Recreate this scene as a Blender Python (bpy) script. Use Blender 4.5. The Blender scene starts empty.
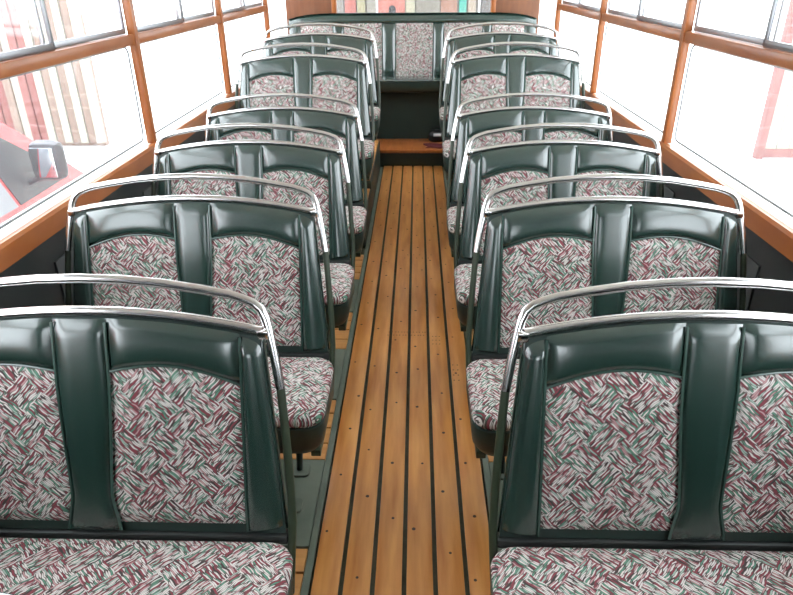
import bpy, bmesh, math, random
from mathutils import Vector, Matrix
random.seed(7)
scene = bpy.context.scene
col = scene.collection

# ------------------------------------------------------------------ camera
CAM = Vector((0.0433, 0.0, 1.5643)); PIT, YAW, ROLL, FPX = 0.4693, 0.0321, -0.0077, 640.0
F = Vector((-math.sin(YAW) * math.cos(PIT), math.cos(YAW) * math.cos(PIT), -math.sin(PIT)))
R = Vector((math.cos(YAW), math.sin(YAW), 0)); U = R.cross(F)
R2 = R * math.cos(ROLL) + U * math.sin(ROLL); U2 = U * math.cos(ROLL) - R * math.sin(ROLL)
cd = bpy.data.cameras.new('camera'); cam = bpy.data.objects.new('camera', cd); col.objects.link(cam)
cam.matrix_world = Matrix(((R2.x, U2.x, -F.x, CAM.x), (R2.y, U2.y, -F.y, CAM.y), (R2.z, U2.z, -F.z, CAM.z), (0, 0, 0, 1)))
cd.sensor_width = 36; cd.lens = 36 * FPX / 793; cd.clip_start = .02; cd.clip_end = 200
scene.camera = cam

# ------------------------------------------------------------------ sky (bright overcast) and exposure
w = bpy.data.worlds.new('sky'); scene.world = w; w.use_nodes = True
bg = w.node_tree.nodes['Background']; bg.inputs[0].default_value = (.88, .95, 1, 1); bg.inputs[1].default_value = 1.0
vs = scene.view_settings
vs.view_transform = 'Standard'; vs.look = 'None'; vs.gamma = 1; vs.use_curve_mapping = False
vs.exposure = 3.0

# ------------------------------------------------------------------ material helpers
MATS = {}
def new_mat(name):
    m = bpy.data.materials.new(name); m.use_nodes = True
    MATS[name] = m
    return m, m.node_tree.nodes, m.node_tree.links, m.node_tree.nodes['Principled BSDF']
def mat(name, c, rough=.5, metal=0, noise=0, nscale=8, c2=None, bump=0, bscale=200, coat=0, stretch=(1, 1, 1), spec=.5):
    m, N, L, b = new_mat(name)
    b.inputs['Base Color'].default_value = (*c, 1); b.inputs['Roughness'].default_value = rough
    b.inputs['Metallic'].default_value = metal; b.inputs['Coat Weight'].default_value = coat
    b.inputs['Coat Roughness'].default_value = .17; b.inputs['Specular IOR Level'].default_value = spec
    if c2 is not None or bump:
        tc = N.new('ShaderNodeTexCoord'); mp = N.new('ShaderNodeMapping'); mp.inputs['Scale'].default_value = stretch
        L.new(tc.outputs['Object'], mp.inputs['Vector'])
    if c2 is not None:
        oi = N.new('ShaderNodeObjectInfo'); ad = N.new('ShaderNodeVectorMath'); ad.operation = 'MULTIPLY_ADD'
        L.new(oi.outputs['Random'], ad.inputs[0]); ad.inputs[1].default_value = (37, 53, 11); L.new(mp.outputs[0], ad.inputs[2])
        n = N.new('ShaderNodeTexNoise'); n.inputs['Scale'].default_value = nscale; n.inputs['Detail'].default_value = 5
        L.new(ad.outputs[0], n.inputs['Vector'])
        r = N.new('ShaderNodeValToRGB'); r.color_ramp.elements[0].position = .3; r.color_ramp.elements[1].position = .7
        r.color_ramp.elements[0].color = (*c, 1); r.color_ramp.elements[1].color = (*c2, 1)
        L.new(n.outputs[0], r.inputs[0]); L.new(r.outputs[0], b.inputs['Base Color'])
    if bump:
        n2 = N.new('ShaderNodeTexNoise'); n2.inputs['Scale'].default_value = bscale; n2.inputs['Detail'].default_value = 2
        L.new(mp.outputs[0], n2.inputs['Vector'])
        bp = N.new('ShaderNodeBump'); bp.inputs['Strength'].default_value = bump; bp.inputs['Distance'].default_value = .002
        L.new(n2.outputs[0], bp.inputs['Height']); L.new(bp.outputs[0], b.inputs['Normal'])
    return m
mat('vinyl', (.012, .034, .027), .27, c2=(.015, .041, .032), nscale=6, bump=.06, bscale=350, spec=.9, coat=1.0)
mat('vinyl_dark', (.012, .026, .022), .45, c2=(.016, .034, .028), nscale=6, bump=.15, bscale=300)
mat('piping', (.045, .085, .07), .2, coat=.6)
mat('chrome', (.78, .77, .76), .17, 1)
mat('alloy', (.36, .37, .39), .34, 1)
mat('olive_paint', (.026, .038, .022), .35, c2=(.036, .05, .028), nscale=20)
mat('floor_wood', (.50, .18, .038), .34, c2=(.74, .345, .098), nscale=3.2, stretch=(9, .9, 9), bump=.1, bscale=90, coat=.25)
mat('slat_wood', (.50, .22, .06), .4, c2=(.62, .31, .10), nscale=5, stretch=(.9, 9, 9), bump=.1, bscale=90)
mat('trim_wood', (.30, .085, .02), .33, c2=(.40, .135, .035), nscale=4, stretch=(8, 1.2, 3), coat=.2)
mat('post_wood', (.30, .085, .02), .33, c2=(.40, .135, .035), nscale=4, stretch=(8, 8, 1), coat=.2)
mat('panel_wood', (.13, .042, .012), .35, c2=(.18, .06, .018), nscale=4, stretch=(8, 8, 1), coat=.2)
mat('groove', (.036, .040, .022), .6, c2=(.055, .06, .036), nscale=30)
mat('green_lino', (.105, .135, .10), .5, c2=(.15, .175, .135), nscale=9, bump=.1, bscale=60)
mat('wall_vinyl', (.02, .024, .024), .45, c2=(.028, .032, .031), nscale=7)
mat('bracket_grey', (.06, .065, .065), .4)
mat('gasket_grey', (.22, .23, .24), .4)
mat('cream_paint', (.74, .72, .64), .45, c2=(.78, .76, .69), nscale=2)
mat('rubber', (.02, .02, .02), .5)
mat('screw', (.055, .03, .015), .55)
mat('black', (.008, .008, .01), .4)
mat('maroon_cloth', (.09, .008, .012), .8)
mat('white_plastic', (.8, .8, .8), .4)
mat('concrete', (.76, .76, .75), .85, c2=(.84, .84, .83), nscale=.7, bump=.2, bscale=25)
mat('van_red', (.68, .055, .07), .28, coat=.6)
mat('cream_skin', (.70, .68, .60), .35, coat=.3)
mat('van_glass', (.30, .33, .38), .08)
mat('van_grey', (.06, .06, .07), .45)
mat('mirror_glass', (.55, .57, .6), .05, 1)
mat('board_cream', (.23, .215, .17), .8, c2=(.28, .26, .21), nscale=3, stretch=(6, 6, .6))
mat('board_rust', (.13, .03, .026), .8, c2=(.16, .055, .045), nscale=3, stretch=(6, 6, .6))
mat('board_tan', (.135, .088, .066), .8, c2=(.17, .115, .09), nscale=3, stretch=(6, 6, .6))
mat('stall_wall', (.15, .13, .11), .7, c2=(.19, .17, .14), nscale=3)
def flat(name, c): return mat(name, c, .6, c2=tuple(min(1, x * 1.25) for x in c), nscale=12)

def glass_mat():
    m, N, L, b = new_mat('window_glass'); N.remove(b); out = N['Material Output']
    tr = N.new('ShaderNodeBsdfTransparent'); gl = N.new('ShaderNodeBsdfGlossy'); gl.inputs['Roughness'].default_value = .02
    lw = N.new('ShaderNodeLayerWeight'); pw = N.new('ShaderNodeMath'); pw.operation = 'POWER'; pw.inputs[1].default_value = 5   # Schlick, same from both faces
    L.new(lw.outputs['Facing'], pw.inputs[0]); fr = N.new('ShaderNodeMath'); fr.operation = 'MULTIPLY_ADD'; fr.inputs[1].default_value = .9; fr.inputs[2].default_value = .03
    L.new(pw.outputs[0], fr.inputs[0])
    mx = N.new('ShaderNodeMixShader'); L.new(fr.outputs[0], mx.inputs[0]); L.new(tr.outputs[0], mx.inputs[1]); L.new(gl.outputs[0], mx.inputs[2])
    tl = N.new('ShaderNodeBsdfTranslucent'); tl.inputs[0].default_value = (1, 1, 1, 1)      # white veil mixed into the pane, imitating glare over the view
    m2 = N.new('ShaderNodeMixShader'); m2.inputs[0].default_value = .025
    L.new(mx.outputs[0], m2.inputs[1]); L.new(tl.outputs[0], m2.inputs[2]); L.new(m2.outputs[0], out.inputs[0])
glass_mat()

def fabric_mat():
    m, N, L, b = new_mat('moquette')
    b.inputs['Roughness'].default_value = .85; b.inputs['Specular IOR Level'].default_value = .2
    uv = N.new('ShaderNodeUVMap'); uv.uv_map = 'UVMap'
    def M(op, a, bb=None, c=None):
        n = N.new('ShaderNodeMath'); n.operation = op
        for i, v in enumerate((a, bb, c)):
            if v is None: continue
            if isinstance(v, (int, float)): n.inputs[i].default_value = v
            else: L.new(v, n.inputs[i])
        return n.outputs[0]
    ns = N.new('ShaderNodeTexNoise'); ns.inputs['Scale'].default_value = 45; ns.inputs['Detail'].default_value = 1
    L.new(uv.outputs[0], ns.inputs['Vector'])
    sub = N.new('ShaderNodeVectorMath'); sub.operation = 'MULTIPLY_ADD'; sub.inputs[1].default_value = (.009, .009, 0)
    L.new(ns.outputs[1], sub.inputs[0]); L.new(uv.outputs[0], sub.inputs[2])
    sx = N.new('ShaderNodeSeparateXYZ'); L.new(sub.outputs[0], sx.inputs[0])
    x, y = sx.outputs[0], sx.outputs[1]
    C_, S_ = math.cos(math.radians(48)), math.sin(math.radians(48))
    p = M('ADD', M('MULTIPLY', x, C_), M('MULTIPLY', y, S_)); q = M('SUBTRACT', M('MULTIPLY', y, C_), M('MULTIPLY', x, S_))
    c = .060; nstripe = 17.0
    pc = M('DIVIDE', p, c); qc = M('DIVIDE', q, c)
    pi_, qi = M('FLOOR', pc), M('FLOOR', qc)
    par = M('FLOORED_MODULO', M('ADD', pi_, qi), 2.0)
    pf, qf = M('FRACT', pc), M('FRACT', qc)
    def mixv(a, bb): return M('ADD', M('MULTIPLY', a, M('SUBTRACT', 1.0, par)), M('MULTIPLY', bb, par))
    across = M('MULTIPLY', mixv(qf, pf), nstripe); along = mixv(pf, qf)
    idx = M('FLOOR', across); fr = M('FRACT', across)
    cv = N.new('ShaderNodeCombineXYZ'); L.new(pi_, cv.inputs[0]); L.new(qi, cv.inputs[1]); L.new(idx, cv.inputs[2])
    w0 = N.new('ShaderNodeTexWhiteNoise'); L.new(cv.outputs[0], w0.inputs['Vector'])
    al = M('ADD', M('MULTIPLY', along, 2.2), w0.outputs[0])          # each strand is broken into dashes
    di = M('FLOOR', al); alf = M('FRACT', al)
    wn = N.new('ShaderNodeTexWhiteNoise'); wn.noise_dimensions = '4D'; L.new(cv.outputs[0], wn.inputs['Vector']); L.new(M('ADD', di, 3.7), wn.inputs['W'])
    rp = N.new('ShaderNodeValToRGB'); rp.color_ramp.interpolation = 'CONSTANT'
    e = rp.color_ramp.elements
    pal = [(0, (.70, .66, .63)), (.40, (.27, .06, .08)), (.58, (.12, .28, .20)), (.70, (.52, .29, .30)), (.80, (.07, .055, .055)), (.84, (.36, .48, .41)), (.92, (.74, .71, .68))]
    e[0].color = (*pal[0][1], 1); e[1].position = pal[1][0]; e[1].color = (*pal[1][1], 1)
    for po, cc in pal[2:]: k = e.new(po); k.color = (*cc, 1)
    cell = N.new('ShaderNodeCombineXYZ'); L.new(pi_, cell.inputs[0]); L.new(qi, cell.inputs[1])
    wc = N.new('ShaderNodeTexWhiteNoise'); L.new(cell.outputs[0], wc.inputs['Vector'])
    hue = M('FRACT', M('ADD', M('ADD', M('MULTIPLY', idx, .618), M('MULTIPLY', di, .31)), M('ADD', wc.outputs[0], M('MULTIPLY', wn.outputs[0], .25))))
    L.new(hue, rp.inputs[0])
    taper = M('SUBTRACT', 1.0, M('POWER', M('ABSOLUTE', M('SUBTRACT', M('MULTIPLY', alf, 2.0), 1.0)), 3.0))
    keep = M('LESS_THAN', M('ABSOLUTE', M('SUBTRACT', fr, .5)), M('MULTIPLY', taper, .43))
    mix = N.new('ShaderNodeMix'); mix.data_type = 'RGBA'; L.new(keep, mix.inputs[0])
    mix.inputs[6].default_value = (.10, .075, .07, 1); L.new(rp.outputs[0], mix.inputs[7])
    L.new(mix.outputs[2], b.inputs['Base Color'])
    bn = N.new('ShaderNodeTexNoise'); bn.inputs['Scale'].default_value = 900; L.new(uv.outputs[0], bn.inputs['Vector'])
    bp = N.new('ShaderNodeBump'); bp.inputs['Strength'].default_value = .25; bp.inputs['Distance'].default_value = .001
    L.new(bn.outputs[0], bp.inputs['Height']); L.new(bp.outputs[0], b.inputs['Normal'])
fabric_mat()

# ------------------------------------------------------------------ mesh helpers
class MB:
    def __init__(s): s.v, s.f = [], []
    def add(s, v, f):
        o = len(s.v); s.v += [tuple(p) for p in v]; s.f += [tuple(i + o for i in q) for q in f]; return s
    def box(s, x0, x1, y0, y1, z0, z1, b=0):
        x0, x1 = sorted((x0, x1)); y0, y1 = sorted((y0, y1)); z0, z1 = sorted((z0, z1))
        if b <= 0:
            v = [(x, y, z) for x in (x0, x1) for y in (y0, y1) for z in (z0, z1)]
            return s.add(v, [(0, 1, 3, 2), (4, 6, 7, 5), (0, 4, 5, 1), (2, 3, 7, 6), (0, 2, 6, 4), (1, 5, 7, 3)])
        bm = bmesh.new(); bmesh.ops.create_cube(bm, size=1)
        for p in bm.verts: p.co = Vector(((x0 + x1) / 2 + p.co.x * (x1 - x0), (y0 + y1) / 2 + p.co.y * (y1 - y0), (z0 + z1) / 2 + p.co.z * (z1 - z0)))
        bmesh.ops.bevel(bm, geom=bm.edges[:], offset=b, segments=2, affect='EDGES', profile=.5)
        s.add([p.co[:] for p in bm.verts], [[p.index for p in q.verts] for q in bm.faces] if not bm.verts.index_update() else [])
        bm.free(); return s
    def surf(s, fn, nu, nv, flip=False):
        v = [fn(i / nu, j / nv) for j in range(nv + 1) for i in range(nu + 1)]; f = []
        for j in range(nv):
            for i in range(nu):
                a = j * (nu + 1) + i; q = (a, a + 1, a + nu + 2, a + nu + 1); f.append(q[::-1] if flip else q)
        return s.add(v, f)
    def tube(s, pts, r, n=8, closed=False):
        P = [Vector(p) for p in pts]; m = len(P); v = []; f = []; up = None
        for i in range(m):
            a = P[(i - 1) % m] if (closed or i > 0) else P[i]; b = P[(i + 1) % m] if (closed or i < m - 1) else P[i]
            t = (b - a).normalized()
            if up is None: up = Vector((0, 0, 1)) if abs(t.z) < .9 else Vector((0, 1, 0))
            x = t.cross(up).normalized(); up = x.cross(t).normalized()
            for k in range(n):
                q = 2 * math.pi * k / n; v.append(P[i] + (x * math.cos(q) + up * math.sin(q)) * r)
        for i in range(m if closed else m - 1):
            for k in range(n):
                j = (i + 1) % m; f.append((i * n + k, i * n + (k + 1) % n, j * n + (k + 1) % n, j * n + k))
        if not closed: f += [tuple(range(n))[::-1], tuple((m - 1) * n + k for k in range(n))]
        return s.add(v, f)
    def loft(s, rings, cap0=True, cap1=True):
        n = len(rings[0]); v = [p for r in rings for p in r]; f = []
        for i in range(len(rings) - 1):
            for k in range(n): f.append((i * n + k, i * n + (k + 1) % n, (i + 1) * n + (k + 1) % n, (i + 1) * n + k))
        if cap0: f.append(tuple(range(n))[::-1])
        if cap1: f.append(tuple((len(rings) - 1) * n + k for k in range(n)))
        return s.add(v, f)
    def prism(s, poly, axis, a, b):
        def P(p, d): return {'x': (d, p[0], p[1]), 'y': (p[0], d, p[1]), 'z': (p[0], p[1], d)}[axis]
        n = len(poly); v = [P(p, a) for p in poly] + [P(p, b) for p in poly]
        return s.add(v, [tuple(range(n)), tuple(range(n, 2 * n))[::-1]] + [(k, (k + 1) % n, n + (k + 1) % n, n + k) for k in range(n)])
    def mesh(s, name, m, smooth=True, uv=None, angle=40):
        me = bpy.data.meshes.new(name); me.from_pydata(s.v, [], s.f); me.materials.append(MATS[m])
        bm = bmesh.new(); bm.from_mesh(me); bmesh.ops.recalc_face_normals(bm, faces=bm.faces[:])
        if uv:
            ul = bm.loops.layers.uv.new('UVMap')
            for f in bm.faces:
                for l in f.loops: l[ul].uv = uv(l.vert.co)
        if smooth:
            for f in bm.faces: f.smooth = True
            for e in bm.edges:
                if len(e.link_faces) == 2 and e.calc_face_angle(0) > math.radians(angle): e.smooth = False
        bm.to_mesh(me); bm.free(); return me
    def build(s, name, m, parent=None, smooth=True, uv=None, angle=40):
        o = bpy.data.objects.new(name, s.mesh(name, m, smooth, uv, angle)); col.objects.link(o)
        if parent is not None: o.parent = parent
        return o
def tag(o, label=None, cat=None, group=None, kind=None):
    if label: o['label'] = label
    if cat: o['category'] = cat
    if group: o['group'] = group
    if kind: o['kind'] = kind
    return o
def empty(name, loc=(0, 0, 0)):
    o = bpy.data.objects.new(name, None); o.empty_display_size = .1; col.objects.link(o); o.location = loc; return o
def copy_tree(o, parent=None):
    c = o.copy(); col.objects.link(c); c.parent = parent
    for ch in list(o.children): copy_tree(ch, c)
    return c
def rrect(x0, x1, y0, y1, r, z, n=6, plane='xy'):
    out = []
    for cx, cy, a0 in ((x1 - r, y1 - r, 0), (x0 + r, y1 - r, 90), (x0 + r, y0 + r, 180), (x1 - r, y0 + r, 270)):
        for k in range(n + 1):
            a = math.radians(a0 + 90 * k / n); u, v = cx + r * math.cos(a), cy + r * math.sin(a)
            out.append((u, v, z) if plane == 'xy' else (z, u, v))
    return out

# ------------------------------------------------------------------ dimensions (metres; floor of the coach z = 0, Y runs to the rear)
XW = 1.15                  # inner face of the side walls
Y0, Y1 = -1.25, 6.36       # front and rear walls
GROUND = -.65
PITCH = .7618; YR1 = 1.163
POSTS = [-1.10, .23, 1.56, 2.89, 4.22, 5.55]
Z_SILL0, Z_SILL1, Z_MID0, Z_MID1, Z_TOP, Z_CEIL = .815, .884, 1.30, 1.343, 1.78, 2.02
DY, DY2 = .18, .245                   # height of the wheel-arch plinths

# ------------------------------------------------------------------ setting
g = MB().box(-40, 40, -20, 60, GROUND - .1, GROUND).build('ground_outside', 'concrete', smooth=False)
tag(g, 'pale concrete yard outside the coach windows', 'ground', kind='structure')

floor = MB().box(-XW, XW, Y0, Y1, -.06, -.012).build('floor', 'groove', smooth=False)
tag(floor, 'varnished timber aisle floor with dark green grooves between boards', 'floor', kind='structure')
GP, GX = .0903, .018
for k in range(6):
    xc = GX + (k - 2.5) * GP
    MB().box(xc - GP / 2 + .0068, xc + GP / 2 - .0068, Y0 + .02, 5.74, -.0119, 0, .002).build('floor_board', 'floor_wood', floor)
XA0, XA1 = GX - 3 * GP, GX + 3 * GP
# screws: staggered pairs along the boards and a couple of patched rows
sc = MB()
def screw(x, y, r=.0042):
    sc.add([(x + r * math.cos(a), y + r * math.sin(a), .0006) for a in [k * math.pi / 4 for k in range(8)]] + [(x, y, .0008)],
           [(k, (k + 1) % 8, 8) for k in range(8)])
for k in range(6):
    xc = GX + (k - 2.5) * GP
    y = .95 + .13 * ((k * 5) % 6) / 2
    while y < 5.6:
        screw(xc + random.uniform(-.022, .022), y + random.uniform(-.03, .03), random.uniform(.0045, .0065)); y += random.uniform(.22, .34)
for j in range(26): screw(-.085 + j * .0072 + random.uniform(-.002, .002), 2.68 + (j % 2) * .03, .0032)
for j in range(9): screw(.13 + (j % 3) * .016, 2.6 + (j // 3) * .035, .0032)
for j in range(8): screw(.215 + (j % 2) * .02, 2.30 + (j // 2) * .04, .0035)
for j in range(10): screw(-.02 + j * .018, 3.62 + (j % 2) * .05, .004)
sc.build('screw_heads', 'screw', floor)['kind'] = 'stuff'
# side floors: green painted strips, lino bays under the seats and short cross slats in the foot wells
for s, xe in ((-1, XA0), (1, XA1)):
    MB().box(xe + s * .001, xe + s * .022, Y0 + .02, 5.70, -.0119, .001, .001).build('edge_strip', 'green_lino', floor)
    for r in range(-1, 5):
        ys = YR1 - .135 + r * PITCH          # slats start just behind each seat back
        y_end = ys + PITCH
        if r == 4: continue
        for j in range(4):
            ya = ys + j * .0915
            if r == 3 and ya + .084 > 3.78: continue
            MB().box(xe + s * .024, s * (XW - .005), ya, ya + .084, -.0119, 0, .002).build('foot_slat', 'slat_wood', floor)
        if r < 3: MB().box(xe + s * .024, s * (XW - .005), ys + .368, y_end - .004, -.0119, 0, .001).build('lino_panel', 'green_lino', floor)
    MB().box(xe + s * .024, s * (XW - .005), Y0 + .02, YR1 - .139 - PITCH, -.0119, 0, .001).build('lino_panel', 'green_lino', floor)
    pl = MB().box(xe + s * .024, s * (XW - .003), 3.80, 5.70, -.0115, DY - .012, .008).build('seat_plinth', 'vinyl_dark', floor)
    MB().box(xe + s * .024, s * (XW - .003), 4.48, 5.70, DY - .0118, DY2 - .012, .008).build('seat_plinth', 'vinyl_dark', floor)
    y = 3.83
    while y + .09 < 5.68:
        if 4.395 < y < 4.485: y = 4.486
        zt = DY if y < 4.48 else DY2
        MB().box(xe + s * .034, s * (XW - .006), y, y + .084, zt - .013, zt, .002).build('foot_slat', 'slat_wood', floor); y += .0915
# rear step
st = empty('trim_1', (0, 5.72, 0)); tag(st, 'low wooden step across the aisle in front of the rear bench', 'step', kind='structure')
MB().box(-XW + .004, XW - .004, 0.01, .60, -.0119, .120, .004).build('riser', 'vinyl_dark', st)
MB().box(-XW + .004, XW - .004, -.015, .60, .121, .150, .006).build('tread', 'trim_wood', st)

ceil = MB().surf(lambda a, b: ((a * 2 - 1) * (XW + .06), Y0 + b * (Y1 - Y0), Z_CEIL - .16 * abs(2 * a - 1) ** 3), 24, 2)
ceil = ceil.build('ceiling', 'cream_paint'); tag(ceil, 'cream painted curved coach ceiling above the windows', 'ceiling', kind='structure')
sol = ceil.modifiers.new('thick', 'SOLIDIFY'); sol.thickness = .03; sol.offset = 1

tn = 2
for s, side in ((-1, 'left'), (1, 'right')):
    x0, x1 = s * XW, s * (XW + .06)
    wl = MB().box(x0, x1, Y0, Y1, -.3, Z_SILL0 + .02)
    wl.box(x0, x1, Y0, Y1, Z_TOP, Z_CEIL - .10)
    wl.box(x0, x1, Y0, POSTS[1] - .019, Z_SILL0 + .02, Z_TOP)      # solid entrance bay at the front
    wl = wl.build('wall_' + side, 'wall_vinyl', smooth=False)
    tag(wl, 'dark vinyl covered coach side wall under the %s windows' % side, 'wall', kind='structure')
    for r in range(-1, 6):      # seat mounting plates on the wall
        yb = YR1 + r * PITCH
        MB().box(x0 - s * .008, x0 + s * .001, yb - .02, yb + .12, .30, .72, .003).build('wall_plate', 'bracket_grey', wl)
    # sill
    si = MB().prism([(s * (XW - .022), Z_SILL0), (s * (XW - .022), Z_SILL1 - .01), (s * (XW - .014), Z_SILL1), (s * (XW + .004), Z_SILL1), (s * (XW + .004), Z_SILL0)], 'y', Y0 + .002, Y1 - .002)
    si = si.build('trim_%d' % tn, 'trim_wood', angle=20); tn += 1
    tag(si, 'varnished brown wooden window sill along the %s side' % side, 'window sill', kind='structure')
    led = MB().prism([(s * (XW + .0045), Z_SILL0 + .03), (s * (XW + .0045), Z_SILL1 - .002), (s * (XW + .07), Z_SILL1 + .006), (s * (XW + .07), Z_SILL0 + .03)], 'y', Y0 + .002, Y1 - .002)
    led.build('window_ledge', 'cream_skin', si, angle=20)
    MB().box(x1 + s * .0005, x1 + s * .012, Y0, Y1, -.3, Z_SILL0 + .02).box(x1 + s * .0005, x1 + s * .012, Y0, Y1, Z_TOP, Z_CEIL - .10).build('outer_skin', 'cream_skin', wl, smooth=False)
    # posts
    for k, yp in enumerate(POSTS):
        if k == 0: continue
        p = MB().box(s * (XW - .010), s * (XW + .026), yp - .0185, yp + .0185, Z_SILL1 - .012, Z_CEIL - .06, .006).build('trim_%d' % tn, 'post_wood'); tn += 1
        tag(p, 'varnished wooden window post on the %s side, %s' % (side, ['at the driver end', 'just behind the driver end', 'just out of view beside the first row', 'beside the third row of seats', 'beside the fifth row of seats', 'last before the rear bench'][k]), 'window post', kind='structure')
    # windows
    ends = POSTS + [Y1]
    for k in range(1, 6):
        ya, yb = ends[k] + .018, ends[k + 1] - (.018 if k < 5 else .02)
        wd = empty('window_%d' % (k + (5 if s > 0 else 0)), (s * (XW + .03), (ya + yb) / 2, Z_SILL1))
        tag(wd, '%s side window %s' % (side, ['beside the driver end', 'beside the nearest seats, out of frame', 'beside the second row of seats', 'between the third and fifth rows of seats', 'beside the raised seats', 'narrow rear quarter light beside the rear bench'][k]), 'window', kind='structure')
        def part(mb, name, m, **kw):
            o = mb.build(name, m, wd, **kw); o.matrix_parent_inverse = wd.matrix_basis.inverted(); return o
        xo = s * (XW + .035)
        if k == 5:
            part(MB().box(xo, xo + s * .005, ya, yb, Z_SILL1 + .004, Z_TOP), 'pane', 'window_glass', smooth=False); continue
        part(MB().box(xo, xo + s * .005, ya, yb, Z_SILL1 + .004, Z_MID0), 'pane', 'window_glass', smooth=False)
        rr = rrect(ya + .012, yb - .012, Z_SILL1 + .018, Z_MID0 - .006, .035, xo - s * .004, plane='yz')
        part(MB().tube(rr, .0045, 6, True), 'gasket', 'gasket_grey')
        part(MB().box(s * (XW - .004), s * (XW + .040), ya, yb, Z_MID0, Z_MID1, .005), 'mid_rail', 'trim_wood')
        ym = (ya + yb) / 2
        for h, (p0, p1, xx) in enumerate(((ya, ym + .025, XW + .016), (ym - .012, yb, XW + .032))):
            sw = part(MB().box(s * xx, s * (xx + .004), p0 + .012, p1 - .012, Z_MID1 + .02, Z_TOP - .01), 'sliding_pane', 'window_glass', smooth=False)
            fr = MB().box(s * (xx - .004), s * (xx + .008), p0, p1, Z_MID1 + .001, Z_MID1 + .022, .002)
            fr.box(s * (xx - .004), s * (xx + .008), p0, p0 + .014, Z_MID1 + .001, Z_TOP, .002).box(s * (xx - .004), s * (xx + .008), p1 - .014, p1, Z_MID1 + .001, Z_TOP, .002)
            part(fr, 'sliding_frame', 'alloy')
# rear wall with window
WX0, WX1, WZ0, WZ1 = -.70, .725, 1.12, 1.72
rw = MB().box(-XW, WX0, Y1, Y1 + .05, -.3, Z_CEIL - .02).box(WX1, XW, Y1, Y1 + .05, -.3, Z_CEIL - .02)
rw.box(WX0, WX1, Y1, Y1 + .05, -.3, WZ0).box(WX0, WX1, Y1, Y1 + .05, WZ1, Z_CEIL)
rw = tag(rw.build('wall_rear', 'panel_wood', smooth=False), 'brown wood veneer rear wall around the back window', 'wall', kind='structure')
rwin = empty('window_11', (0, Y1, WZ0)); tag(rwin, 'wide rear window above the rear bench', 'window', kind='structure')
def rp(mb, name, m):
    o = mb.build(name, m, rwin); o.matrix_parent_inverse = rwin.matrix_basis.inverted()
rp(MB().box(WX0, WX1, Y1 + .02, Y1 + .025, WZ0, WZ1), 'pane', 'window_glass')
for xa, xb in ((WX0 - .03, WX0 + .012), (WX1 - .012, WX1 + .03)): rp(MB().box(xa, xb, Y1 - .012, Y1 + .04, WZ0, WZ1, .004), 'frame_stile', 'trim_wood')
# front wall behind the camera with the windscreen opening
fw = MB().box(-XW, XW, Y0 - .05, Y0, -.3, 1.15).box(-XW, XW, Y0 - .05, Y0, 1.65, Z_CEIL).box(-XW, -.55, Y0 - .05, Y0, 1.15, 1.65).box(.55, XW, Y0 - .05, Y0, 1.15, 1.65)
tag(fw.build('wall_front', 'wall_vinyl', smooth=False), 'dark front bulkhead of the coach below the windscreen', 'wall', kind='structure')
ws = empty('window_12', (0, Y0, .85)); tag(ws, 'front windscreen of the coach behind the viewer', 'window', kind='structure')
o = MB().box(-.55, .55, Y0 - .03, Y0 - .025, 1.15, 1.65).build('pane', 'window_glass', ws); o.matrix_parent_inverse = ws.matrix_basis.inverted()

# ------------------------------------------------------------------ double seat (origin: floor below the top edge of the back)
REC = .304; YB = -.138
def bp(u, z, d=0): return (u, YB + REC * (z - .44) - d, z)
def topz(u): return .919 - .040 * (u / .39) ** 2
def edge(z): return .388 + (.885 - z) * .098
def arch(u):            # top of the fabric panel: 0 at centre strip .. 1 at side seam
    t = (abs(u) - .052) / .29
    return .808 + .026 * math.sin(math.pi * min(1, max(0, t)) ) - .026 * t
def sm(t): t = max(0, min(1, t)); return t * t * (3 - 2 * t)
def uin(z): return .043 + .014 * sm((z - .47) / .33) + .016 * (1 - sm((z - .455) / .09))
USEAM = .342
def puff(a, n=4): return (1 - abs(2 * a - 1) ** n) ** .5
def puff1(t, lo=.05, hi=.05):
    r = 1.0
    if t < lo: r *= math.sqrt(max(0, 1 - (1 - t / lo) ** 2))
    if t > 1 - hi: r *= math.sqrt(max(0, 1 - (1 - (1 - t) / hi) ** 2))
    return r
fab_uv_back = lambda c: (c.x, c.z * 1.045)
fab_uv_seat = lambda c: (c.x, c.y)

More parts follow.
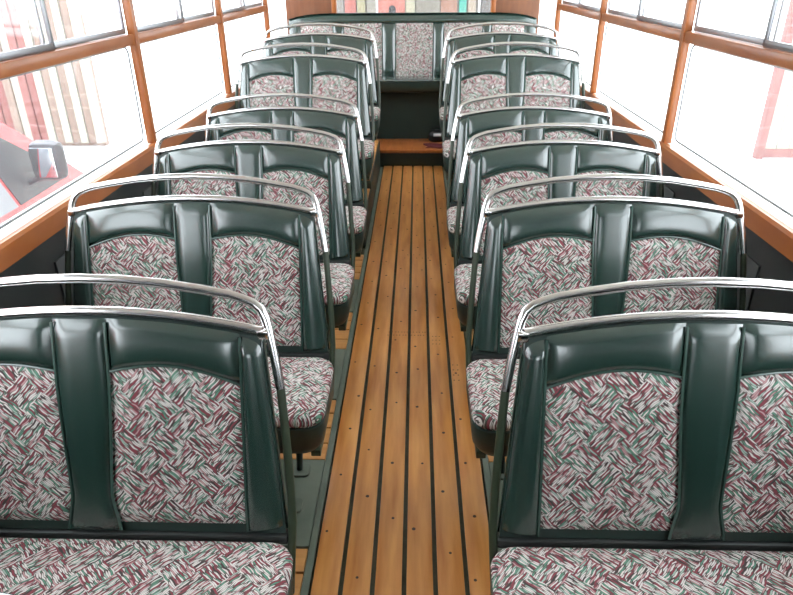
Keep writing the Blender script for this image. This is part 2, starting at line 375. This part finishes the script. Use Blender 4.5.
def make_seat():
    t = empty('bus_seat')
    # upholstered back
    sh_out = []
    zs = [.452 + (topz(.385) - .452) * k / 10 for k in range(11)]
    left = [(-edge(z) + .004, z) for z in zs]; right = [(edge(z) - .004, z) for z in reversed(zs)]
    topl = [(u, topz(u)) for u in [-.36 + .72 * k / 14 for k in range(15)]]
    poly = left + topl + right
    MB().loft([[bp(u, z, .001) for u, z in poly], [bp(u, z, -.035) for u, z in poly], [bp(u * .97, .46 + (z - .46) * .97 + .004, -.05) for u, z in poly]]).build('back_shell', 'vinyl_dark', t, angle=60)
    for s in (-1, 1):
        def fab(a, b):
            z0 = .473; ztmp = z0 + b * (arch(.2) - z0); ui = uin(ztmp); u = ui + a * (USEAM - ui); z = z0 + b * (arch(u) - z0)
            return bp(s * u, z, .002 + .008 * puff1(a, .12, .12) * puff1(b, .08, .10))
        MB().surf(fab, 18, 22).build('fabric_panel', 'moquette', t, uv=fab_uv_back)
        def band(a, b):
            u = uin(.85) + a * (USEAM - uin(.85)); z0 = arch(u); z = z0 + b * (topz(u) - z0)
            d = .003 + .006 * puff1(a, .10, .10) * puff1(b, .25, .2) + .010 * puff1(b, .5, .5) * puff1(a, .25, .25)
            return bp(s * u, z, d)
        MB().surf(band, 18, 12).build('top_band', 'vinyl', t)
        def side(a, b):
            z = .455 + b * (topz(.36) - .458); ue = edge(z); u = USEAM + a * (ue - USEAM)
            z -= (a * .010 * b)
            return bp(s * u, z, .002 + .018 * puff1(a, .35, .6) * puff1(b, .03, .05) - .012 * a * a)
        MB().surf(side, 10, 26).build('side_strip', 'vinyl', t)
        arc = [bp(s * (.057 + (USEAM - .057) * k / 14), arch(.057 + (USEAM - .057) * k / 14), .0075) for k in range(15)]
        MB().tube(arc, .0032, 6).build('piping', 'piping', t)
        MB().tube([bp(s * USEAM, .46 + (topz(USEAM) - .465) * k / 12, .0075) for k in range(13)], .0036, 6).build('piping', 'piping', t)
        MB().tube([bp(s * uin(.46 + (topz(.05) - .465) * k / 18), .46 + (topz(.05) - .465) * k / 18, .009) for k in range(19)], .0036, 6).build('piping', 'piping', t)
    def strip(a, b):
        z = .455 + b * (topz(0) - .457); u = (2 * a - 1) * uin(z)
        return bp(u, z, .004 + .013 * puff1(a, .28, .28) * puff1(b, .04, .05))
    MB().surf(strip, 14, 26).build('centre_strip', 'vinyl', t)
    # chrome trim rail along the top of the back
    MB().tube([bp(u, topz(u) + .008, -.010) for u in [-.386 + .772 * k / 28 for k in range(29)]], .0115, 10).build('top_rail', 'chrome', t)
    # chrome grab hoop: up the sides, round the corners and across
    half = [(.4215, .765), (.411, .83), (.400, .885), (.393, .912), (.384, .931), (.369, .944), (.346, .953), (.32, .9605), (.26, .971), (.18, .9825), (.09, .990)]
    hoop = [bp(-u, z, -.014) for u, z in half] + [bp(0, .9925, -.014)] + [bp(u, z, -.014) for u, z in reversed(half)]
    hp = MB().tube(hoop, .0105, 12).build('grab_hoop', 'chrome', t)
    for s in (-1, 1):
        MB().tube([bp(s * .4213, .768, -.014), bp(s * .430, .66, -.014), bp(s * .437, .55, -.014), bp(s * .440, .47, -.012), (s * .438, YB - .01, .41), (s * .43, YB - .03, .30)], .0098, 10).build('side_tube', 'olive_paint', t)
        for zz in (.80,):
            MB().box(s * .378, s * .402, YB + REC * (topz(.39) - .44) - .004, YB + REC * (topz(.39) - .44) + .012, topz(.39) - .004, topz(.39) + .016, .003).build('rail_bracket', 'chrome', t)
    # bar in the gap between back and cushion
    MB().box(-.43, .43, YB - .006, YB + .02, .425, .449, .004).build('rear_bar', 'wall_vinyl', t)
    # cushion
    yr, yf, hw = -.146, -.474, .451
    rings = [rrect(-hw + i, hw - i, yf + i, yr - i, max(.02, .055 - i * .4), z) for i, z in ((.010, .400), (.002, .412), (0, .426), (.003, .437), (.011, .446), (.03, .4515), (.07, .455), (.13, .458))]
    cu = MB().loft(rings, True, True).build('cushion', 'moquette', t, uv=fab_uv_seat, angle=80)
    rings = [rrect(-hw + i, hw - i, yf + j, yr - .004, .055, z) for i, j, z in ((.012, .012, .402), (.003, .003, .398), (.002, .002, .37), (.008, .008, .325), (.022, .022, .296), (.05, .05, .283))]
    MB().loft(rings, True, True).build('cushion_base', 'vinyl_dark', t, angle=60)
    # frame and legs
    fr = MB().box(-.40, .40, yf + .07, yf + .10, .262, .284, .003).box(-.40, .40, yr - .05, yr - .02, .262, .284, .003)
    fr.box(-.43, -.40, yf + .05, YB + .0, .262, .284, .003).box(.40, .43, yf + .05, YB, .262, .284, .003)
    fr.build('seat_frame', 'olive_paint', t)
    for s in (-1, 1):
        for yy, lean in ((yf + .085, .02), (yr - .035, -.02)):
            lg = MB().tube([(s * .32, yy, .265), (s * .315, yy, .15), (s * .31, yy + lean, .012)], .0115, 10).build('leg', 'vinyl_dark', t)
            lg2 = MB().loft([rrect(s * .31 - .035, s * .31 + .035, yy + lean - .03, yy + lean + .03, .015, z) for z in (.0005, .009)]).build('foot_plate', 'green_lino', lg)
    return t

proto = make_seat()
XC = .662
ROWN = ['', 'nearest full row', 'second row from the viewer', 'third row from the viewer', 'fourth row, last before the plinth', 'fifth row, first on raised plinth', 'sixth row, just before rear bench']
first = True
for s, side in ((-1, 'left'), (1, 'right')):
    for r in range(0, 7):
        o = proto if first else copy_tree(proto); first = False
        y = YR1 + (r - 1) * PITCH + (.010 if r == 0 else 0)
        o.location = (-.667 if s < 0 else .660, y, DY2 if r == 6 else DY if r == 5 else 0)
        if r == 0: lb = 'green double seat at bottom %s picture edge, only its rail showing' % side
        else: lb = 'green vinyl double seat %s of the aisle, %s' % (side, ROWN[r])
        tag(o, lb, 'bus seat', 'double seats along the aisle')

# ------------------------------------------------------------------ rear bench
rb = empty('rear_bench', (0, 6.2, .150))
tag(rb, 'full-width green rear bench with five patterned fabric panels under the back window', 'bench')
YBB, ZB = 0.0, .150
def bb(x, z, d=0): return (x, .02 + .09 * (z - .70) / .5 - d, z - ZB)
BT = 1.222
MB().prism([(.0225, .55 - ZB), (.12, .55 - ZB), (.145, BT - ZB), (.112, BT - ZB)], 'x', -.98, .98).build('back_shell', 'vinyl_dark', rb, smooth=False)
segs = [(-1.02, -.72), (-.62, -.27), (-.15, .195), (.29, .64), (.72, 1.02)]
ZP0, ZP1 = .70, 1.158
def pan(x0, x1, z0, z1, amp, lo=.1):
    return lambda a, b: bb(x0 + a * (x1 - x0), z0 + b * (z1 - z0), .002 + amp * puff1(a, lo, lo) * puff1(b, .1, .1))
for x0, x1 in segs: MB().surf(pan(x0, x1, ZP0, ZP1, .014), 12, 12).build('fabric_panel', 'moquette', rb, uv=fab_uv_back)
xs = [-XW + .03] + [q for sg in segs for q in sg] + [XW - .03]
for k in range(0, len(xs), 2): MB().surf(pan(xs[k], xs[k + 1], ZP0, ZP1, .02, .35), 8, 12).build('back_strip', 'vinyl', rb)
MB().surf(lambda a, b: bb(-XW + .03 + a * (2 * XW - .06), ZP1 + b * (BT + .022 - ZP1) - .05 * abs(2 * a - 1) ** 8, .003 + .025 * puff1(b, .5, .5) - .02 * b * b), 30, 10).build('top_roll', 'vinyl', rb)
MB().surf(lambda a, b: (-XW + .03 + a * (2 * XW - .06), .095 + b * .05, BT + .022 - ZB - .05 * abs(2 * a - 1) ** 8 - .006 * b), 30, 2).build('back_cap', 'vinyl', rb)
for sg in segs:
    for xx in sg: MB().tube([bb(xx, ZP0 + (ZP1 - ZP0) * k / 6, .004) for k in range(7)], .0035, 6).build('piping', 'piping', rb)
yf, yr = -.26, .015
for x0, x1 in ((-XW + .035, -.35), (-.345, .385), (.39, XW - .035)):
    rings = [rrect(x0 + i, x1 - i, yf + i, yr - i * .3, .03, z - ZB) for i, z in ((.006, .700), (0, .704), (.002, .709), (.010, .713), (.04, .716), (.1, .717))]
    MB().loft(rings).build('cushion', 'vinyl' if x0 > -.5 and x1 < .5 else 'moquette', rb, uv=fab_uv_seat, angle=80)
    rings = [rrect(x0 + i, x1 - i, yf + i, yr, .03, z - ZB) for i, z in ((.008, .704), (-.002, .699), (.000, .66), (.012, .62), (.04, .60))]
    MB().loft(rings).build('cushion_base', 'vinyl_dark', rb, angle=60)
MB().box(-XW + .02, XW - .02, -.06, .10, .001, .455).build('bench_base', 'vinyl_dark', rb, smooth=False)

# ------------------------------------------------------------------ small things on the step
cl = MB().surf(lambda a, b: (.13 + a * .19 + .02 * math.sin(b * 5), 5.77 + b * .16 + .015 * math.sin(a * 7), .1515 + .008 * (1 + math.sin(a * 9 + b * 4)) * puff1(a, .3, .3) * puff1(b, .3, .3)), 14, 12)
o = cl.build('folded_cloth', 'maroon_cloth'); tag(o, 'small dark red cloth lying on the wooden step', 'cloth')
so = o.modifiers.new('thick', 'SOLIDIFY'); so.thickness = .004; so.offset = 1
bag = empty('small_bag', (.240, 6.045, .168)); tag(bag, 'small black bag with a pale clasp on the wooden step', 'bag')
rings = []
for z, k in ((0, .72), (.012, .95), (.04, 1), (.07, .9), (.095, .62), (.104, .3)):
    rings.append([(math.cos(a) * .085 * k * (1 + .1 * math.sin(3 * a + z * 40)), math.sin(a) * .055 * k, z - .0175 + .0) for a in [2 * math.pi * j / 20 for j in range(20)]])
MB().loft(rings).build('bag_body', 'black', bag, angle=80)
MB().box(-.035, .035, -.064, -.048, .040, .064, .003).build('clasp', 'white_plastic', bag)
MB().tube([(-.07, 0, .05), (-.05, -.02, .10), (0, -.03, .125), (.05, -.02, .10), (.07, 0, .05)], .005, 6).build('strap', 'black', bag)

# ------------------------------------------------------------------ red van parked on the left
van = empty('red_van', (-2.9, 2.0, GROUND)); tag(van, 'red forward-control van parked outside the left windows', 'van')
VX0, VX1 = -2.10, -3.72
def vp(mb, name, m, parent=van, **kw):
    o = mb.build(name, m, parent, **kw)
    if parent is van: o.matrix_parent_inverse = Matrix.Translation((2.9, -2.0, -GROUND))
    return o
prof = [(-.25, -.38), (-.30, -.1), (-.28, .4), (-.18, 1.12), (-.05, 1.26), (.2, 1.32), (2.5, 1.32), (2.72, 1.28), (3.3, .912), (3.6, .712), (4.05, .41), (4.22, .24), (4.30, .0), (4.33, -.2), (4.28, -.38)]
def tum(z): return .05 * max(0, z - .35) / .9
bm = bmesh.new()
va = [bm.verts.new((VX0 - tum(z) , y, z)) for y, z in prof]; vb = [bm.verts.new((VX1 + tum(z), y, z)) for y, z in prof]
bm.faces.new(va); bm.faces.new(vb[::-1])
for k in range(len(prof)): bm.faces.new((va[k], va[(k + 1) % len(prof)], vb[(k + 1) % len(prof)], vb[k]))
rim = [e for e in bm.edges if (e.verts[0] in va) == (e.verts[1] in va)]
bmesh.ops.bevel(bm, geom=rim, offset=.03, segments=3, affect='EDGES')
bm.verts.index_update(); body = MB(); body.add([p.co[:] for p in bm.verts], [[p.index for p in f.verts] for f in bm.faces]); bm.free()
vp(body, 'body', 'van_red', angle=50)
def sidepoly(pts, x, dx, s): return MB().add([(x - s * tum(z) + s * .004, y, z) for y, z in pts] + [(x - s * tum(z) - s * dx, y, z) for y, z in pts],
    [tuple(range(len(pts))), tuple(range(len(pts), 2 * len(pts)))[::-1]] + [(k, (k + 1) % len(pts), len(pts) + (k + 1) % len(pts), len(pts) + k) for k in range(len(pts))])
for s, x in ((1, VX0), (-1, VX1)):
    vp(sidepoly([(3.0, 1.0), (3.74, .53), (3.76, .46), (3.28, .45)], x, .006, s), 'quarter_window', 'van_grey')
    vp(sidepoly([(2.60, 1.20), (2.72, 1.19), (2.97, 1.015), (3.25, .45), (2.35, .45), (2.38, 1.20)], x, .006, s), 'door_window', 'van_glass')
    vp(sidepoly([(.1, .48), (2.2, .48), (2.2, 1.18), (.18, 1.18)], x, .006, s), 'side_window', 'van_glass')
    vp(MB().box(x - s * .01, x + s * .012, 2.4, 2.58, .30, .335, .006), 'door_handle', 'black')
    vp(MB().box(x - s * .02, x + s * .010, .2, 4.1, -.06, -.02, .006), 'side_moulding', 'black')
    # mirror on an arm
    hx = x + s * .14
    mi = vp(MB().box(hx - .09, hx + .09, 3.345, 3.455, .555, .775, .048), 'mirror_housing', 'van_grey')
    vp(MB().box(hx - .062, hx + .062, 3.340, 3.352, .585, .745, .003), 'mirror_glass', 'mirror_glass', mi)
    vp(MB().tube([(x - s * .02, 3.42, .53), (x + s * .05, 3.41, .56), (hx, 3.40, .60)], .018, 8), 'mirror_arm', 'van_grey', mi)
    for yw in (.55, 3.45):
        rg = lambda r, xx: [(xx, yw + r * math.cos(a), GROUND + .32 + r * math.sin(a)) for a in [2 * math.pi * j / 28 for j in range(28)]]
        wh = vp(MB().loft([rg(.24, x - s * .2), rg(.31, x - s * .18), rg(.32, x - s * .15), rg(.32, x - s * .03), rg(.305, x + s * .004), rg(.22, x + s * .006)]), 'wheel', 'rubber')
        vp(MB().loft([rg(.215, x + s * .004), rg(.19, x - s * .01), rg(.08, x - s * .006), rg(.06, x + s * .012)]), 'hub', 'alloy', wh)
def wsp(a, b):
    y = 2.80 + (1 - b) * (3.98 - 2.80); z = 1.28 - (y - 2.72) * .6575
    return (VX0 - .12 - a * (abs(VX1 - VX0) - .24), y + .006, z + .012)
vp(MB().surf(wsp, 4, 4), 'windscreen', 'van_glass')
vp(MB().box(VX0 - .02, VX1 + .02, 4.25, 4.42, -.42, -.18, .03), 'bumper', 'van_grey')
for xx in (VX0 - .25, VX1 + .25): vp(MB().box(xx - .14, xx + .14, 4.2, 4.305, -.02, .13, .02), 'headlight', 'white_plastic')

# ------------------------------------------------------------------ board-clad shed end behind the van
sh = empty('timber_hoarding', (-7, 9.3, GROUND)); tag(sh, 'tall hoarding of rust and cream vertical boards behind the red van', 'hoarding')
def shp(mb, name, m): o = mb.build(name, m, sh); o.matrix_parent_inverse = Matrix.Translation((7, -9.3, -GROUND))
shp(MB().box(-10.5, -4.46, 9.18, 9.30, GROUND, 3.2), 'backing_frame', 'board_tan')
x = -4.44; k = 0
while x > -10.4:
    wd_ = .115; m = ['board_cream', 'board_tan'][k % 2] if x > -5.2 else ['board_rust', 'board_cream', 'board_tan', 'board_rust'][k % 4]
    shp(MB().box(x - wd_ + .008, x, 9.10 + (.02 if k % 2 else 0), 9.185, GROUND + .06, 3.1, .006), 'cladding_board', m); x -= wd_; k += 1
# ------------------------------------------------------------------ timber door leaf on the right
gt = empty('yard_gate', (5.6, 8.5, GROUND)); tag(gt, 'timber gate with rust frame and cream boards outside the right windows', 'gate')
def gp(mb, name, m): o = mb.build(name, m, gt); o.matrix_parent_inverse = Matrix.Translation((-5.6, -8.5, -GROUND))
gp(MB().box(4.50, 4.59, 8.44, 8.56, GROUND, 2.4, .008), 'gate_stile', 'board_rust'); gp(MB().box(6.71, 6.80, 8.44, 8.56, GROUND, 2.4, .008), 'gate_stile', 'board_rust')
gp(MB().box(4.59, 6.71, 8.45, 8.55, GROUND + .02, GROUND + .13, .008), 'gate_rail', 'board_rust'); gp(MB().box(4.59, 6.71, 8.45, 8.55, 2.28, 2.39, .008), 'gate_rail', 'board_rust')
for k in range(13): gp(MB().box(4.592 + k * .163, 4.592 + k * .163 + .157, 8.48, 8.52, GROUND + .12, 2.3, .005), 'gate_board', 'board_cream')

# ------------------------------------------------------------------ display wall seen through the rear window
wl = MB().box(-1.45, 1.5, 9.06, 9.2, GROUND, 2.2).build('display_wall', 'stall_wall', smooth=False)
tag(wl, 'greyish outdoor wall carrying coloured boards behind the back window', 'wall')
items = [(-1.02, -.90, (.30, .27, .24), 'dark grey board at the left end'), (-.885, -.74, (.50, .13, .10), 'red striped board'), (-.725, -.62, (.40, .36, .20), 'olive yellow board'), (-.60, -.47, (.36, .33, .27), 'beige grey board'),
         (-.455, -.11, (.62, .20, .15), 'wide salmon pink board with a dark arched hole'), (-.10, .02, (.50, .46, .32), 'cream olive board right of the pink one'), (.03, .34, (.27, .24, .19), 'brown mottled wide board'), (.35, .56, (.42, .20, .13), 'rusty brown board'),
         (.585, .68, (.05, .42, .32), 'narrow blue green board'), (.70, .80, (.50, .40, .30), 'tan board right of the green one'), (.87, 1.05, (.16, .14, .13), 'dark board at the right end')]
for i, (xa, xb, c, lb) in enumerate(items):
    flat('display_%d' % i, tuple(q * .42 for q in c))
    e_ = empty('display_board', ((xa + xb) / 2, 9.05, .45)); tag(e_, lb + ' on the display wall', 'board', 'boards on the display wall')
    MB().box(-(xb - xa) / 2, (xb - xa) / 2, -.03, .009, 0, 1.35, .005).build('board', 'display_%d' % i, e_)
    if 'arched' in lb:
        a_ = [(-.035, .60), (.055, .60), (.055, .70)] + [(.01 + .045 * math.cos(q), .70 + .045 * math.sin(q)) for q in [math.pi * j / 8 for j in range(1, 8)]] + [(-.035, .70)]
        MB().prism(a_, 'y', -.034, -.028).build('arched_hole', 'black', e_)
for xx, lb in ((-.468, 'white post left of the pink board'), (.84, 'white post near the right end')):
    o = MB().box(xx - .012, xx + .012, 9.0, 9.024, GROUND, 2.2, .004).build('white_post', 'white_plastic'); tag(o, lb + ' before the display wall', 'post')

aw = empty('shade_roof', (0, 9.0, GROUND)); tag(aw, 'added unseen roof that shades the display wall behind the coach', 'shade_roof')  # out-of-view roof added to keep sky light off the display wall
def ap(mb, name, m): o = mb.build(name, m, aw, smooth=False); o.matrix_parent_inverse = Matrix.Translation((0, -9.0, -GROUND))
ap(MB().box(-1.7, 1.75, 7.2, 9.3, 2.25, 2.30), 'roof', 'board_tan')
for xx in (-1.55, 1.6):
    ap(MB().box(xx - .04, xx + .04, 9.21, 9.29, GROUND, 2.25), 'post', 'board_tan')
